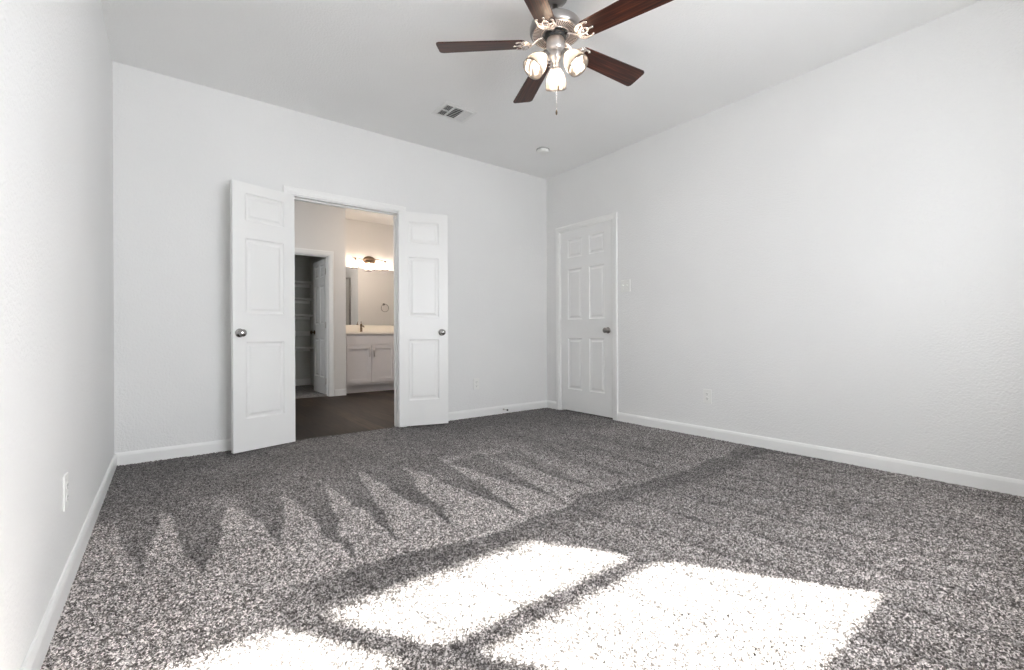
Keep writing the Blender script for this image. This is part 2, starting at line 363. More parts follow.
# carpet: real relief, pile lean (vacuum tracks) and broad tone kept as an attribute
def in_poly(X, Y, poly):
    ins = np.zeros(X.shape, bool); n = len(poly); j = n-1
    for i in range(n):
        xi, yi = poly[i]; xj, yj = poly[j]
        c = ((yi > Y) != (yj > Y)) & (X < (xj-xi)*(Y-yi)/(yj-yi+1e-12)+xi); ins ^= c; j = i
    return ins
def soft_noise(X, Y, sc, seed):
    rng = np.random.RandomState(seed); g = rng.rand(128, 128)
    u = X/sc+50; v = Y/sc+50; i = np.floor(u).astype(int); j = np.floor(v).astype(int); a = u-i; b = v-j
    a = a*a*(3-2*a); b = b*b*(3-2*b); G = lambda p, q: g[p % 128, q % 128]
    return G(i, j)*(1-a)*(1-b)+G(i+1, j)*a*(1-b)+G(i, j+1)*(1-a)*b+G(i+1, j+1)*a*b
def carpet(name, x0, x1, y0, y1, stepf, nap=True):
    xs = np.arange(x0, x1, .0056); xs = np.append(xs, x1)
    ys = [y0]
    while ys[-1] < y1: ys.append(ys[-1]+stepf(ys[-1]))
    ys[-1] = y1; ys = np.array(ys)
    X, Y = np.meshgrid(xs, ys); rng = np.random.RandomState(3)
    jx = (rng.rand(*X.shape)-.5)*.004; jy = (rng.rand(*X.shape)-.5)*.003
    Z = -.008*rng.rand(*X.shape)**1.3
    Xj = X+jx; Yj = Y+jy
    Xj[:, 0] = x0; Xj[:, -1] = x1; Yj[0] = y0; Yj[-1] = y1
    ny, nx = X.shape
    co = np.stack([Xj, Yj, Z], -1).reshape(-1, 3)
    ii = np.arange((ny-1)*(nx-1)); r = ii//(nx-1); c = ii % (nx-1); a = r*nx+c
    quads = np.stack([a, a+1, a+nx+1, a+nx], 1)
    me = bpy.data.meshes.new(name)
    me.vertices.add(len(co)); me.vertices.foreach_set('co', co.ravel())
    me.loops.add(quads.size); me.loops.foreach_set('vertex_index', quads.ravel().astype(np.int32))
    me.polygons.add(len(quads)); me.polygons.foreach_set('loop_start', np.arange(0, quads.size, 4, dtype=np.int32))
    me.update(calc_edges=True)
    val = np.full(X.shape, .5)
    if nap:
        wx = X+.05*(soft_noise(X, Y, .16, 1)-.5); wy = Y+.08*(soft_noise(X, Y, .2, 2)-.5)
        wob = 1.72+.10*np.maximum(0, .5-wx)+.035*np.sin(wx*4.1)-.02*wx
        far = wy > wob
        # far half: light strokes, dark wedges
        jag = .10*(soft_noise(X, Y, .12, 9)-.5)
        fade = np.clip((2.93+jag-wy)/.16, 0, 1)
        back = .22-.16*np.clip((wy-3.0)/.7, 0, 1)-.10*np.clip((wx-1.4)/1.5, 0, 1)  # tone drops towards the back wall and the right
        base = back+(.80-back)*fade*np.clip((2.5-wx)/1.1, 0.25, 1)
        W = [[(-.208,2.82),(-.07,2.13),(-.03,2.90)],[(-.007,2.85),(.10,2.0),(.224,2.62)],[(.30,2.80),(.373,2.06),(.505,2.72)],[(.53,2.86),(.575,1.76),(.752,2.86)],
             [(.757,2.92),(.79,1.78),(.967,2.94)],[(.985,2.92),(1.05,1.80),(1.252,2.88)],[(1.276,2.72),(1.385,1.72),(1.542,2.82)],[(1.559,2.56),(1.66,1.74),(1.828,2.66)],
             [(1.86,2.55),(1.95,1.74),(2.10,2.62)],[(2.16,2.6),(2.26,1.72),(2.40,2.6)],[(2.46,2.7),(2.56,1.72),(2.70,2.6)],[(2.8,2.7),(2.88,1.75),(3.02,2.7)],
             [(-.02,3.5),(.1,2.95),(.25,3.5)],[(.95,3.6),(1.05,3.0),(1.3,3.7)],[(1.7,3.7),(1.85,2.9),(2.05,3.6)],[(2.4,3.8),(2.5,2.8),(2.7,3.7)],[(2.95,3.9),(3.1,2.6),(3.25,3.8)]]
        dark = np.zeros(X.shape, bool)
        for t in W:
            t = [t[0], (t[0][0]-.02, t[0][1]+.14), (t[2][0]+.02, t[2][1]+.14), t[2], t[1]]
            dark |= in_poly(wx, wy, t)
        tip = np.clip((wy-1.9)/.9, 0, 1)
        v = np.where(dark, np.minimum(.06+.24*tip, back+.04), base)
        # near half: rows of strokes toward the viewer
        k = (wx+.18*(wy-1.7))/.27; ph = k-np.floor(k)
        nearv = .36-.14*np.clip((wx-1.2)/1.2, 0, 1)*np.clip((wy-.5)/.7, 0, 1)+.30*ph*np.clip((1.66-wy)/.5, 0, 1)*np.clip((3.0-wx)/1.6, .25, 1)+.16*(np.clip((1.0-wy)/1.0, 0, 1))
        nearv = np.where((wob-wy < .16+.10*np.abs(ph-.5)) , nearv-(.36-.20+.05)*np.clip((wx-.15)/.5, .25, 1), nearv)
        edge = np.clip((.45-wx)/.3, 0, 1)
        nearv = nearv*(1-edge)+edge*np.maximum(nearv, .95+.08*(ph > .12))  # tone raised along the near left
        nearv = nearv-.22*((ph < .10) & (wob-wy > .02))
        v = np.where(far, v, nearv)
        v += .14*(soft_noise(X, Y, .07, 5)-.5)+.16*(soft_noise(X, Y, .35, 6)-.5)
        # soften
        for _ in range(2):
            v[1:-1, 1:-1] = (v[1:-1, 1:-1]*2+v[:-2, 1:-1]+v[2:, 1:-1]+v[1:-1, :-2]+v[1:-1, 2:])/6
        val = np.clip(v, 0, 1.1)
    at = me.attributes.new('nap', 'FLOAT', 'POINT'); at.data.foreach_set('value', val.ravel().astype(np.float32))
    me.materials.append(M_carpet); me.polygons.foreach_set('use_smooth', np.ones(len(quads), bool))
    o = bpy.data.objects.new(name, me); COL.objects.link(o); return o
struct(carpet('floor', XL, XR+.07, YF, YB+.03, lambda y: .0052 if y < 2.2 else .0052+.005*(y-2.2)), 'speckled taupe grey cut pile carpet with vacuum tracks', 'floor')
struct(carpet('floor_closet', .65, VX0-.065, YC+TW-.05, YK, lambda y: .011, False), 'grey carpet inside the closet', 'floor')
mb = MB(); mb.box((XL-TW, YF-.16, -.10), (VX1+.1, YK+.1, -.052)); struct(mb.build('floor_slab', M_ext), 'slab beneath the floors', 'floor')
mb = MB(); mb.box((XL, YB+.03, -.05), (VX1, YC+.07, -.006)).box((VX0, YC+.07, -.05), (VX1, YM, -.006))
struct(mb.build('floor_bathroom', M_planks), 'dark brown wood look plank floor of the bathroom', 'floor')

# baseboards
BH = .083
def bb(name, a, b, inward, label, h=BH):
    """baseboard from a to b, profile stands off toward inward"""
    a = Vector((a[0], a[1], 0)); b = Vector((b[0], b[1], 0)); n = Vector((inward[0], inward[1], 0))
    prof = [(0, -.015), (.0125, -.015), (.0125, h-.020), (.0095, h-.008), (.006, h), (0, h)]
    vs = []
    for p in (a, b):
        for d, z in prof: vs.append(tuple(p+n*d+Vector((0, 0, z))))
    k = len(prof); fs = [(i, (i+1) % k, k+(i+1) % k, k+i) for i in range(k)]+[list(range(k))[::-1], list(range(k, 2*k))]
    m = MB(); m.add(vs, fs); return struct(m.build(name, M_trim), label, 'baseboard')
CW = .060                                   # casing width
bb('baseboard_back_left', (XL, YB), (OX0-CW-.004, YB), (0, -1), 'white baseboard left of the double doors')
bb('baseboard_back_right', (OX1+CW+.004, YB), (XR, YB), (0, -1), 'white baseboard right of the double doors')
bb('baseboard_right_far', (XR, DY1+CW+.003), (XR, YB-.0125), (-1, 0), 'short white baseboard between corner and single door')
bb('baseboard_right_near', (XR, YF), (XR, DY0-CW-.003), (-1, 0), 'long white baseboard right of the single door')
bb('baseboard_left', (XL, YF), (XL, YB-.0125), (1, 0), 'white baseboard along the left wall')
bb('baseboard_front', (XL+.0125, YF), (XR-.0125, YF), (0, 1), 'white baseboard under the windows')
bb('baseboard_bathroom', (CX1+CW+.012, YC), (VX0, YC), (0, -1), 'white baseboard between closet doorway and vanity', .09)
bb('baseboard_closet', (.65, YK), (VX0-.065, YK), (0, -1), 'baseboard at the back of the closet', .11)

def casing(name, axis, face, inward, u0, u1, z1, thick, label, both=False, sill=None):
    """door casing and jamb. face = wall face coordinate; inward = -1/+1 direction out of the wall; thick= wall thickness into the wall"""
    m = MB(); sgn = inward
    def bx(u0, d0, z0, u1, d1, z1, bev=0):
        if axis == 'x': m.box((u0, face+sgn*d0, z0), (u1, face+sgn*d1, z1), bev)
        else: m.box((face+sgn*d0, u0, z0), (face+sgn*d1, u1, z1), bev)
    r = .006
    PR = [(0, 0), (0, .009), (.003, .0115), (.014, .0125), (.018, .0155), (.034, .0165), (.040, .0185), (CW-.005, .0185), (CW, .015), (CW, 0)]
    def arch(base, dirn):
        vs = []
        for (uu, su, zb, top) in ((u0-r, -1, -.012, 0), (u0-r, -1, z1+r, 1), (u1+r, 1, z1+r, 1), (u1+r, 1, -.012, 0)):
            for b, t in PR:
                u = uu+su*b; z = zb+(b if top else 0); d = face+sgn*(base+dirn*t)
                vs.append((u, d, z) if axis == 'x' else (d, u, z))
        k = len(PR); fs = []
        for q in range(3):
            for i in range(k): fs.append((q*k+i, q*k+(i+1) % k, (q+1)*k+(i+1) % k, (q+1)*k+i))
        fs += [list(range(k)), list(range(3*k, 4*k))]
        m.add(vs, fs)
    arch(0, 1)
    if both: arch(-thick, -1)
    # jamb
    j = .018
    bx(u0-.002, .001, -.012, u0+j-.018+.004, -thick-.001, z1+.002)
    bx(u1-.004, .001, -.012, u1+.002, -thick-.001, z1+.002)
    bx(u0-.002, .001, z1-.004, u1+.002, -thick-.001, z1+.002)
    # stop
    st = -.052
    bx(u0+.003, st, -.010, u0+.014, st-.034, z1-.003, .001)
    bx(u1-.014, st, -.010, u1-.003, st-.034, z1-.003, .001)
    bx(u0+.003, st, z1-.014, u1-.003, st-.034, z1-.003, .001)
    return struct(m.build(name, M_trim), label, 'door casing')
casing('trim_1', 'x', YB, -1, OX0, OX1, OZ, TW, 'white casing and jamb around the double door opening', True)
casing('trim_2', 'y', XR, -1, DY0, DY1, DZ, TW, 'white casing around the closed single door')
casing('trim_3', 'x', YC, -1, CX0, CX1, CZ, TW, 'white casing around the closet doorway in the bathroom')

# ---------------------------------------------------------------- doors
def panel_face(mb, w, h, panels, y, sgn, M=None):
    xs = sorted({0, w, *[p[0] for p in panels], *[p[1] for p in panels]})
    zs = sorted({0, h, *[p[2] for p in panels], *[p[3] for p in panels]})
    for i in range(len(xs)-1):
        for j in range(len(zs)-1):
            cx, cz = (xs[i]+xs[i+1])/2, (zs[j]+zs[j+1])/2
            if any(p[0] < cx < p[1] and p[2] < cz < p[3] for p in panels): continue
            mb.add([(xs[i], y, zs[j]), (xs[i+1], y, zs[j]), (xs[i+1], y, zs[j+1]), (xs[i], y, zs[j+1])], [(0, 1, 2, 3)], False, M)
    for (a, b, c, d) in panels:
        rings = [(0, 0), (.004, .0045), (.012, .0085), (.024, .0085), (.040, .002)]
        vs = []
        for ins, dep in rings:
            yy = y-sgn*dep*(-1)
            vs += [(a+ins, y+sgn*dep, c+ins), (b-ins, y+sgn*dep, c+ins), (b-ins, y+sgn*dep, d-ins), (a+ins, y+sgn*dep, d-ins)]
        fs = []
        for k in range(len(rings)-1):
            for q in range(4): fs.append((k*4+q, k*4+(q+1) % 4, (k+1)*4+(q+1) % 4, (k+1)*4+q))
        k = (len(rings)-1)*4; fs.append((k, k+1, k+2, k+3)); mb.add(vs, fs, False, M)
def slab(w, h, t, panels, M=None):
    mb = MB(); panel_face(mb, w, h, panels, 0, 1, M); panel_face(mb, w, h, panels, t, -1, M)
    xs = sorted({0, w, *[p[0] for p in panels], *[p[1] for p in panels]}); zs = sorted({0, h, *[p[2] for p in panels], *[p[3] for p in panels]})
    for z in (0, h):
        for i in range(len(xs)-1): mb.add([(xs[i], 0, z), (xs[i+1], 0, z), (xs[i+1], t, z), (xs[i], t, z)], [(0, 1, 2, 3)], False, M)
    for x in (0, w):
        for i in range(len(zs)-1): mb.add([(x, 0, zs[i]), (x, 0, zs[i+1]), (x, t, zs[i+1]), (x, t, zs[i])], [(0, 1, 2, 3)], False, M)
    # weld
    bm = bmesh.new(); vs = [bm.verts.new(v) for v in mb.v]
    for f in mb.f: bm.faces.new([vs[i] for i in f])
    bmesh.ops.remove_doubles(bm, verts=bm.verts, dist=1e-5); bm.verts.index_update()
    out = MB(); out.add([v.co.copy() for v in bm.verts], [[v.index for v in f.verts] for f in bm.faces]); bm.free()
    return out
ZP = [(.242, .818), (1.03, 1.60), (1.73, 1.935)]
KNOB = [(.033, 0), (.033, .004), (.028, .008), (.013, .011), (.0105, .022), (.013, .030), (.022, .035), (.0275, .043), (.028, .052), (.024, .060), (.014, .0645), (.002, .066)]
def add_hinges(parent, x, y, zs, m=M_nickel, sgn=1):
    for z in zs:
        k = MB(); k.lathe([(.0055, z-.045), (.0055, z+.045)], 12, TR(x, y, 0))
        k.lathe([(.0035, z+.045), (.0045, z+.049), (.001, z+.053)], 12, TR(x, y, 0))
        k.box((x, y+.004, z-.044), (x+sgn*.003, y+.030, z+.044))
        k.build('hinge', m, parent)
DT = .035
def door_leaf(name, w, h, panels, mirror, knobm, knob_z=.885, hinge_m=M_nickel, back=.062, latch=True):
    root = empty(name, (0, 0, 0)); sx = -1 if mirror else 1
    Mm = Matrix.Scale(-1, 4, (1, 0, 0)) if mirror else None
    slab(w, h, DT, panels, Mm).build('door_panel', M_door, root)
    kx = sx*(w-back)
    k = MB(); k.lathe(KNOB, 24, TR(kx, 0, knob_z) @ AX((0, -1, 0))); k.build('door_knob', knobm, root)
    k = MB(); k.lathe(KNOB, 24, TR(kx, DT, knob_z) @ AX((0, 1, 0))); k.build('door_knob', knobm, root)
    if latch: k = MB(); k.box((sx*w, .006, knob_z-.028), (sx*(w+.0015), DT-.006, knob_z+.028)).build('latch_plate', knobm, root)
    add_hinges(root, -sx*.004, -.005, (.19, h/2+.02, h-.19), hinge_m, sx)
    return root
WD = .468
pan2 = [(.088, WD-.088, a, b) for a, b in ZP]
L1 = door_leaf('door_1', WD, 2.012, pan2, False, M_knob, hinge_m=M_trim, back=.046, latch=False); L1.location = (OX0-.002, YB-.026, .010); L1.rotation_euler = (0, 0, -R(163.0))
struct(L1, 'white three panel door leaf swung open left of the bathroom doorway', 'door')
L2 = door_leaf('door_2', WD-.002, 2.028, [(.088, WD-.090, a, b) for a, b in ZP], True, M_knob, hinge_m=M_trim, latch=False); L2.location = (OX1-.016, YB-.022, .014); L2.rotation_euler = (0, 0, R(163.5))
struct(L2, 'white three panel door leaf swung open right of the bathroom doorway', 'door')
W6 = .764
pan6 = [(a, b, c, d) for (a, b) in ((.112, .327), (.437, .652)) for (c, d) in ZP]
# single door in the right wall: hinge at far jamb, face flush with the room side
L3 = door_leaf('door_3', W6, 2.03, pan6, False, M_dnickel, .903, M_trim); L3.location = (XR+.004, DY1-.003, .012); L3.rotation_euler = (0, 0, -R(90))
struct(L3, 'white six panel door closed in the right wall', 'door')
mb = MB(); mb.box((XR+TW-.004, DY0-.05, -.05), (XR+TW+.01, DY1+.05, DZ+.05)); struct(mb.build('door_light_stop', M_wall), 'added unseen panel stopping daylight behind the single door', 'wall')  # unseen panel added to stop daylight showing under the door
L4 = door_leaf('door_4', .60, 1.985, [(a, b, c, d-.02 if d > 1.9 else d) for (a, b) in ((.085, .260), (.340, .515)) for (c, d) in ZP], True, M_bronze, .91, M_nickel)
L4.location = (CX1-.012, YC+TW+.006, .012); L4.rotation_euler = (0, 0, -R(90)+0)
L4.rotation_euler = (0, 0, R(-88.0))
struct(L4, 'white six panel closet door standing open inside the closet', 'door')

# ---------------------------------------------------------------- windows behind the viewer
def window(name, axis, x0, x1, z0, zm0, zm1, z1, gy, label, dirn=1):
    root = empty(name, (0, 0, 0))
    f = MB(); g = MB()
    def bx(m, a, b, bev=.003):
        if axis == 'x': m.box(a, b, bev)
        else: m.box((a[1], a[0], a[2]), (b[1], b[0], b[2]), bev)
    d0, d1 = gy-.022, gy+.022
    x0, x1, z0, zm0, zm1 = x0+.006, x1+(.045 if x1 > 2 else .008), z0-.038, zm0+.002, zm1+.010
    bx(f, (x0-FM, d0, z0-FM), (x0, d1, z1+FM)); bx(f, (x1, d0, z0-FM), (x1+FM, d1, z1+FM))
    bx(f, (x0, d0, z0-FM), (x1, d1, z0)); bx(f, (x0, d0, z1), (x1, d1, z1+FM))
    f.build('window_frame', M_vinyl_frame, root)
    r = MB(); bx(r, (x0, gy-.018, zm0), (x1, gy+.018, zm1)); r.build('meeting_rail', M_vinyl_frame, root)
    for a, b in ((z0, zm0), (zm1, z1)):
        g = MB(); bx(g, (x0, gy-.002, a), (x1, gy+.002, b), 0); g.build('pane', M_glass, root)
    return struct(root, label, 'window')
for i, (a, b) in enumerate(WINS):
    window('window_%d' % (i+1), 'x', a, b, WZ0, WZM0, WZM1, WZ1, GY, 'white double hung window behind the viewer, %s one' % ('left' if i else 'right'))
window('window_3', 'y', BW[0]+FM, BW[1]-FM, BW[2]+FM, 1.52, 1.56, BW[3]-FM, XL-TW/2, 'white bathroom window on the left')
mb = MB()
for (a, b) in WINS: mb.box((a-FM-.02, YF-.02, WZ0-FM-.056), (b+FM+.02, YF+.03, WZ0-FM-.038), .004)
struct(mb.build('trim_4', M_trim), 'white window stools behind the viewer', 'window sill')
# roof overhang that trims the top of the sun patch
mb = MB(); mb.box((XL-.6, YF-.16-.787, 2.6), (XE+.6, YF-.16, 2.64)).box((XL-.6, YF-.16-.807, 2.6), (XE+.6, YF-.16-.787, 2.78))
struct(mb.build('trim_5', M_ext), 'roof overhang outside the windows', 'eave')
for nm, loc, rot, sx, sy in (('daylight_portal', ((WINS[0][0]+WINS[1][1])/2, YF-.175, (WZ0+WZ1)/2), Vector((0, 1, 0)), 1.9, 1.35),
                             ('bathroom_portal', (XL-TW-.015, (BW[0]+BW[1])/2, (BW[2]+BW[3])/2), Vector((1, 0, 0)), 1.2, 1.1)):
    ld = bpy.data.lights.new(nm, 'AREA'); ld.shape = 'RECTANGLE'; ld.size = sx; ld.size_y = sy; ld.cycles.is_portal = True
    lo = bpy.data.objects.new(nm, ld); COL.objects.link(lo); lo.location = loc; lo.rotation_euler = rot.to_track_quat('-Z', 'Z').to_euler()

# ---------------------------------------------------------------- wall plates
def frame_at(o, pos, normal):
    """local +z = out of the wall, local y = up"""
    n = Vector(normal); u = Vector((0, 0, 1)); x = u.cross(n)
    o.matrix_world = Matrix(((x.x, u.x, n.x, pos[0]), (x.y, u.y, n.y, pos[1]), (x.z, u.z, n.z, pos[2]), (0, 0, 0, 1)))
def outlet():
    root = empty('electrical_outlet', (0, 0, 0))
    m = MB(); m.box((-.036, -.059, 0), (.036, .059, .006), .003); m.build('cover_plate', M_plate, root)
    for s in (-1, 1):
        m = MB(); out = [(.0165*math.cos(a)*1.0, .0145*math.sin(a)) for a in [2*PI*i/24 for i in range(24)]]
        out = [(max(-.0165, min(.0165, x*1.15)), y) for x, y in out]
        m.prism([(x, y+s*.0195) for x, y in out], .004, .0085); rc = m.build('receptacle', M_plate, root)
        d = MB(); d.box((-.0078, s*.0195-.002, .008), (-.0050, s*.0195+.007, .0088)); d.box((.0050, s*.0195-.002, .008), (.0078, s*.0195+.007, .0088))
        d.lathe([(.0028, .008), (.0028, .0088)], 10, TR(0, s*.0195-.0085, 0)); d.build('slots', M_slot, rc)
    m = MB(); m.lathe([(.003, .006), (.003, .0072), (.001, .0078)], 10); m.build('screw', M_plate, root)
    return root
o1 = outlet(); frame_at(o1, (XR, 2.045, .345), (-1, 0, 0)); tag(o1, 'white duplex outlet low on the right wall', 'outlet', 'wall outlets')
o2 = copy_tree(o1); frame_at(o2, (2.633, YB, .350), (0, -1, 0)); tag(o2, 'white duplex outlet low on the back wall right of the double doors', 'outlet', 'wall outlets')
o3 = copy_tree(o1); frame_at(o3, (XL, 2.168, .342), (1, 0, 0)); tag(o3, 'white duplex outlet on the left wall seen nearly edge on', 'outlet', 'wall outlets')
sw = empty('light_switch', (0, 0, 0))
m = MB(); m.box((-.058, -.059, 0), (.058, .059, .006), .003); m.build('cover_plate', M_plate, sw)
for s in (-1, 1):
    m = MB(); m.box((s*.023-.006, -.012, .005), (s*.023+.006, .012, .0075), .001); tb = m.build('toggle_slot', M_plate, sw)
    m = MB(); m.box((-.0045, -.004, 0), (.0045, .004, .016), .0015, TR(s*.023, .002, .006) @ ROTX(-.45)); m.build('toggle', M_plate, sw)
    for q in (-1, 1):
        m = MB(); m.lathe([(.003, .006), (.003, .0072), (.001, .0078)], 8, TR(s*.023, q*.030, 0)); m.build('screw', M_plate, sw)
frame_at(sw, (XR, 2.90, 1.355), (-1, 0, 0)); tag(sw, 'white double light switch plate beside the closed single door', 'light switch')

# door stop on the back baseboard
ds = empty('door_stop', (2.985, YB-.0125, .045))
m = MB(); m.lathe([(.012, 0), (.011, .006), (.006, .010)], 16, AX((0, -1, 0))); m.build('base', M_nickel, ds)
pts = [(.0048*math.cos(t*.9), -.008-.0021*t*.9*.55, .0048*math.sin(t*.9)) for t in range(0, 56)]
m = MB(); m.tube(pts, .0014, 6); m.build('spring', M_nickel, ds)
yt = pts[-1][1]
m = MB(); m.lathe([(.006, 0), (.0095, .002), (.0095, .012), (.007, .016), (.002, .017)], 16, TR(0, yt, 0) @ AX((0, -1, 0))); m.build('bumper', M_rubber, ds)
tag(ds, 'small spring door stop with dark tip on the back baseboard', 'door stop')

# ---------------------------------------------------------------- ceiling vent and smoke detector
VXa, VXb, VYa, VYb = 1.816, 2.053, 3.222, 3.402
vt = empty('ceiling_vent', ((VXa+VXb)/2, (VYa+VYb)/2, H)); vt_w = (VXb-VXa)/2; vt_h = (VYb-VYa)/2
m = MB()
for (a, b, t) in ((.000, .036, .004), (0, .010, .009)):
    for (x0, y0, x1, y1) in ((-vt_w-b, -vt_h-b, vt_w+b, -vt_h-a), (-vt_w-b, vt_h+a, vt_w+b, vt_h+b), (-vt_w-b, -vt_h-a, -vt_w-a, vt_h+a), (vt_w+a, -vt_h-a, vt_w+b, vt_h+a)):
        m.box((x0, y0, -t), (x1, y1, 0), .0015)
m.build('vent_frame', M_grille, vt)
m = MB(); m.box((-vt_w, -vt_h, -.0012), (vt_w, vt_h, -.0004)); m.build('duct_shade_plate', M_dark, vt)  # flat dark plate paints in the shade of the duct
c1 = -vt_w+2*vt_w*.29; c2 = -vt_w+2*vt_w*.69
m = MB(); m.box((c1-.005, -vt_h, -.012), (c1+.005, vt_h, -.001), .001); m.box((c2-.005, -vt_h, -.012), (c2+.005, vt_h, -.001), .001)
m.box((-vt_w, -.005, -.012), (c1, .005, -.001), .001); m.box((c2, -.005, -.012), (vt_w, .005, -.001), .001)
m.build('divider', M_grille, vt)
def slats(x0, x1, y0, y1, along, tilt, n, wd=.011):
    m = MB()
    for k in range(n):
        t = (k+.5)/n
        if along == 'y': T = TR(x0+(x1-x0)*t, (y0+y1)/2, -.0068) @ ROTY(tilt); m.box((-wd/2, -(y1-y0)/2, -.0004), (wd/2, (y1-y0)/2, .0004), 0, T)
        else: T = TR((x0+x1)/2, y0+(y1-y0)*t, -.0068) @ ROTX(tilt); m.box((-(x1-x0)/2, -wd/2, -.0004), ((x1-x0)/2, wd/2, .0004), 0, T)
    return m
slats(-vt_w, c1-.005, -vt_h, vt_h, 'y', R(-62), 5).build('louvres', M_grille, vt)
slats(c1+.005, c2-.005, -vt_h, vt_h, 'x', R(51), 7).build('louvres', M_grille, vt)
slats(c2+.005, vt_w, -vt_h, vt_h, 'y', R(42), 7, .012).build('louvres', M_grille, vt)
tag(vt, 'square white ceiling air vent with dark louvre sections', 'air vent')
sm = empty('smoke_detector', (3.028, 3.435, H))
m = MB(); m.lathe([(.066, 0), (.066, -.010), (.062, -.012)], 40); m.build('mounting_base', M_gap_shade, sm)
m = MB(); m.lathe([(.058, -.010), (.060, -.016), (.057, -.030), (.048, -.037), (.030, -.040), (.001, -.041)], 40); m.build('housing', M_plate, sm)
m = MB(); m.lathe([(.008, -.039), (.008, -.043), (.001, -.0435)], 16, TR(.02, -.01, 0)); m.build('test_button', M_grille, sm)
tag(sm, 'round white smoke detector on the ceiling near the back corner', 'smoke detector')

# ---------------------------------------------------------------- ceiling fan
FX, FY = 1.7275, 1.8508
fan = empty('ceiling_fan', (FX, FY, H))
ZB = 2.4915-H
zz = lambda z: z-H
m = MB(); m.lathe([(.066, 0), (.066, -.006), (.060, -.014), (.042, -.028), (.028, -.036), (.024, -.040)], 40); m.build('canopy', M_dnickel, fan)
m = MB(); m.lathe([(.0135, -.036), (.0135, zz(2.60))], 20); m.lathe([(.026, zz(2.632)), (.026, zz(2.612)), (.034, zz(2.606))], 24); m.build('downrod', M_dnickel, fan)
m = MB(); m.lathe([(.030, zz(2.612)), (.075, zz(2.608)), (.118, zz(2.600)), (.137, zz(2.588)), (.143, zz(2.574)), (.143, zz(2.550)), (.139, zz(2.541)), (.132, zz(2.537)), (.055, zz(2.537))], 56)
hous = m.build('motor_housing', M_housing, fan)
m = MB(); m.lathe([(.076, zz(2.5372)), (.076, zz(2.5363)), (.126, zz(2.5363)), (.126, zz(2.5372))], 56, None, False, False); m.build('vent_plate', M_vent_plate, hous)
# radial cooling slots, their shade painted as dark bars, and a rim
m = MB()
for k in range(60):
    a = 2*PI*k/60; m.box((.080, -.0016, zz(2.5356)), (.122, .0022, zz(2.5372)), 0, ROTZ(a))
m.build('cooling_slot_shade', M_dark, hous)
m = MB(); m.tube([(.126*math.cos(a), .126*math.sin(a), zz(2.536)) for a in [2*PI*i/56 for i in range(56)]], .003, 8, True)
m.tube([(.074*math.cos(a), .074*math.sin(a), zz(2.536)) for a in [2*PI*i/56 for i in range(56)]], .003, 8, True); m.build('trim_ring', M_iron, hous)
m = MB(); m.lathe([(.060, zz(2.536)), (.060, zz(2.522)), (.054, zz(2.514)), (.048, zz(2.511))], 40); m.build('flywheel', M_rubber, fan)
m = MB(); m.lathe([(.046, zz(2.515)), (.050, zz(2.505)), (.050, zz(2.460)), (.047, zz(2.450)), (.038, zz(2.444)), (.034, zz(2.441))], 40); swh = m.build('switch_housing', M_nickel, fan)
m = MB(); m.lathe([(.034, zz(2.443)), (.038, zz(2.436)), (.039, zz(2.415)), (.034, zz(2.402)), (.022, zz(2.392)), (.013, zz(2.378)), (.015, zz(2.368)), (.012, zz(2.358)), (.004, zz(2.350))], 36); m.build('light_fitter', M_nickel, fan)
def blade_outline():
    r0, r1, w0, w1, c = .168, .660, .108, .140, .022
    o = []
    def arc(cx, cy, r, a0, a1, n=6):
        for i in range(n+1):
            a = a0+(a1-a0)*i/n; o.append((cx+r*math.cos(a), cy+r*math.sin(a)))
    arc(r0+c, -w0/2+c, c, -PI, -PI/2); arc(r1-c, -w1/2+c, c, -PI/2, 0); arc(r1-c, w1/2-c, c, 0, PI/2); arc(r0+c, w0/2-c, c, PI/2, PI)
    return o
first = None
for k in range(5):
    az = R(139.65-72*k)
    if first is None:
        m = MB(); m.prism(blade_outline(), -.003, .003); bl = m.build('blade', M_walnut, fan)
        i_ = MB()
        # arm rising from the flywheel, then the scrolled plate under the blade
        arm = [(.062, 0, zz(2.522)-ZB), (.090, 0, zz(2.516)-ZB), (.112, 0, zz(2.502)-ZB), (.132, 0, zz(2.487)-ZB-.001), (.158, 0, -.0075), (.183, 0, -.0065)]
        i_.tube(arm, [.011, .010, .008, .008, .010, .009], 10, flat=.55)
        def loop(cx, cy, rx, ry, r=.0052, rot=0, a0=0, a1=2*PI, closed=True):
            n = 22; P = []
            for q in range(n if closed else n+1):
                a = a0+(a1-a0)*q/n; x = rx*math.cos(a); y = ry*math.sin(a)
                P.append((cx-.032+x*math.cos(rot)-y*math.sin(rot), cy+x*math.sin(rot)+y*math.cos(rot), -.0065))
            i_.tube(P, r, 8, closed, flat=.75)
        loop(.212, 0, .024, .017)
        loop(.196, .030, .026, .015, rot=R(35)); loop(.196, -.030, .026, .015, rot=R(-35))
        for s in (-1, 1):
            i_.tube([(.138, s*.006, -.0065), (.152, s*.022, -.0065), (.175, s*.044, -.0065), (.206, s*.047, -.0065), (.220, s*.038, -.0060)], [.008, .0075, .0068, .006, .0045], 8, flat=.7)
            i_.lathe([(.0065, -.010), (.0065, -.003)], 12, TR(.214, s*.041, 0))
        i_.tube([(.193, 0, -.0065), (.230, 0, -.0060)], [.009, .005], 8, flat=.6); i_.lathe([(.0065, -.010), (.0065, -.003)], 12, TR(.230, 0, 0))
        i_.build('blade_iron', M_iron, bl); first = bl
    else: bl = copy_tree(first, fan)
    bl.matrix_local = TR(0, 0, ZB) @ ROTZ(az) @ ROTX(-R(12))
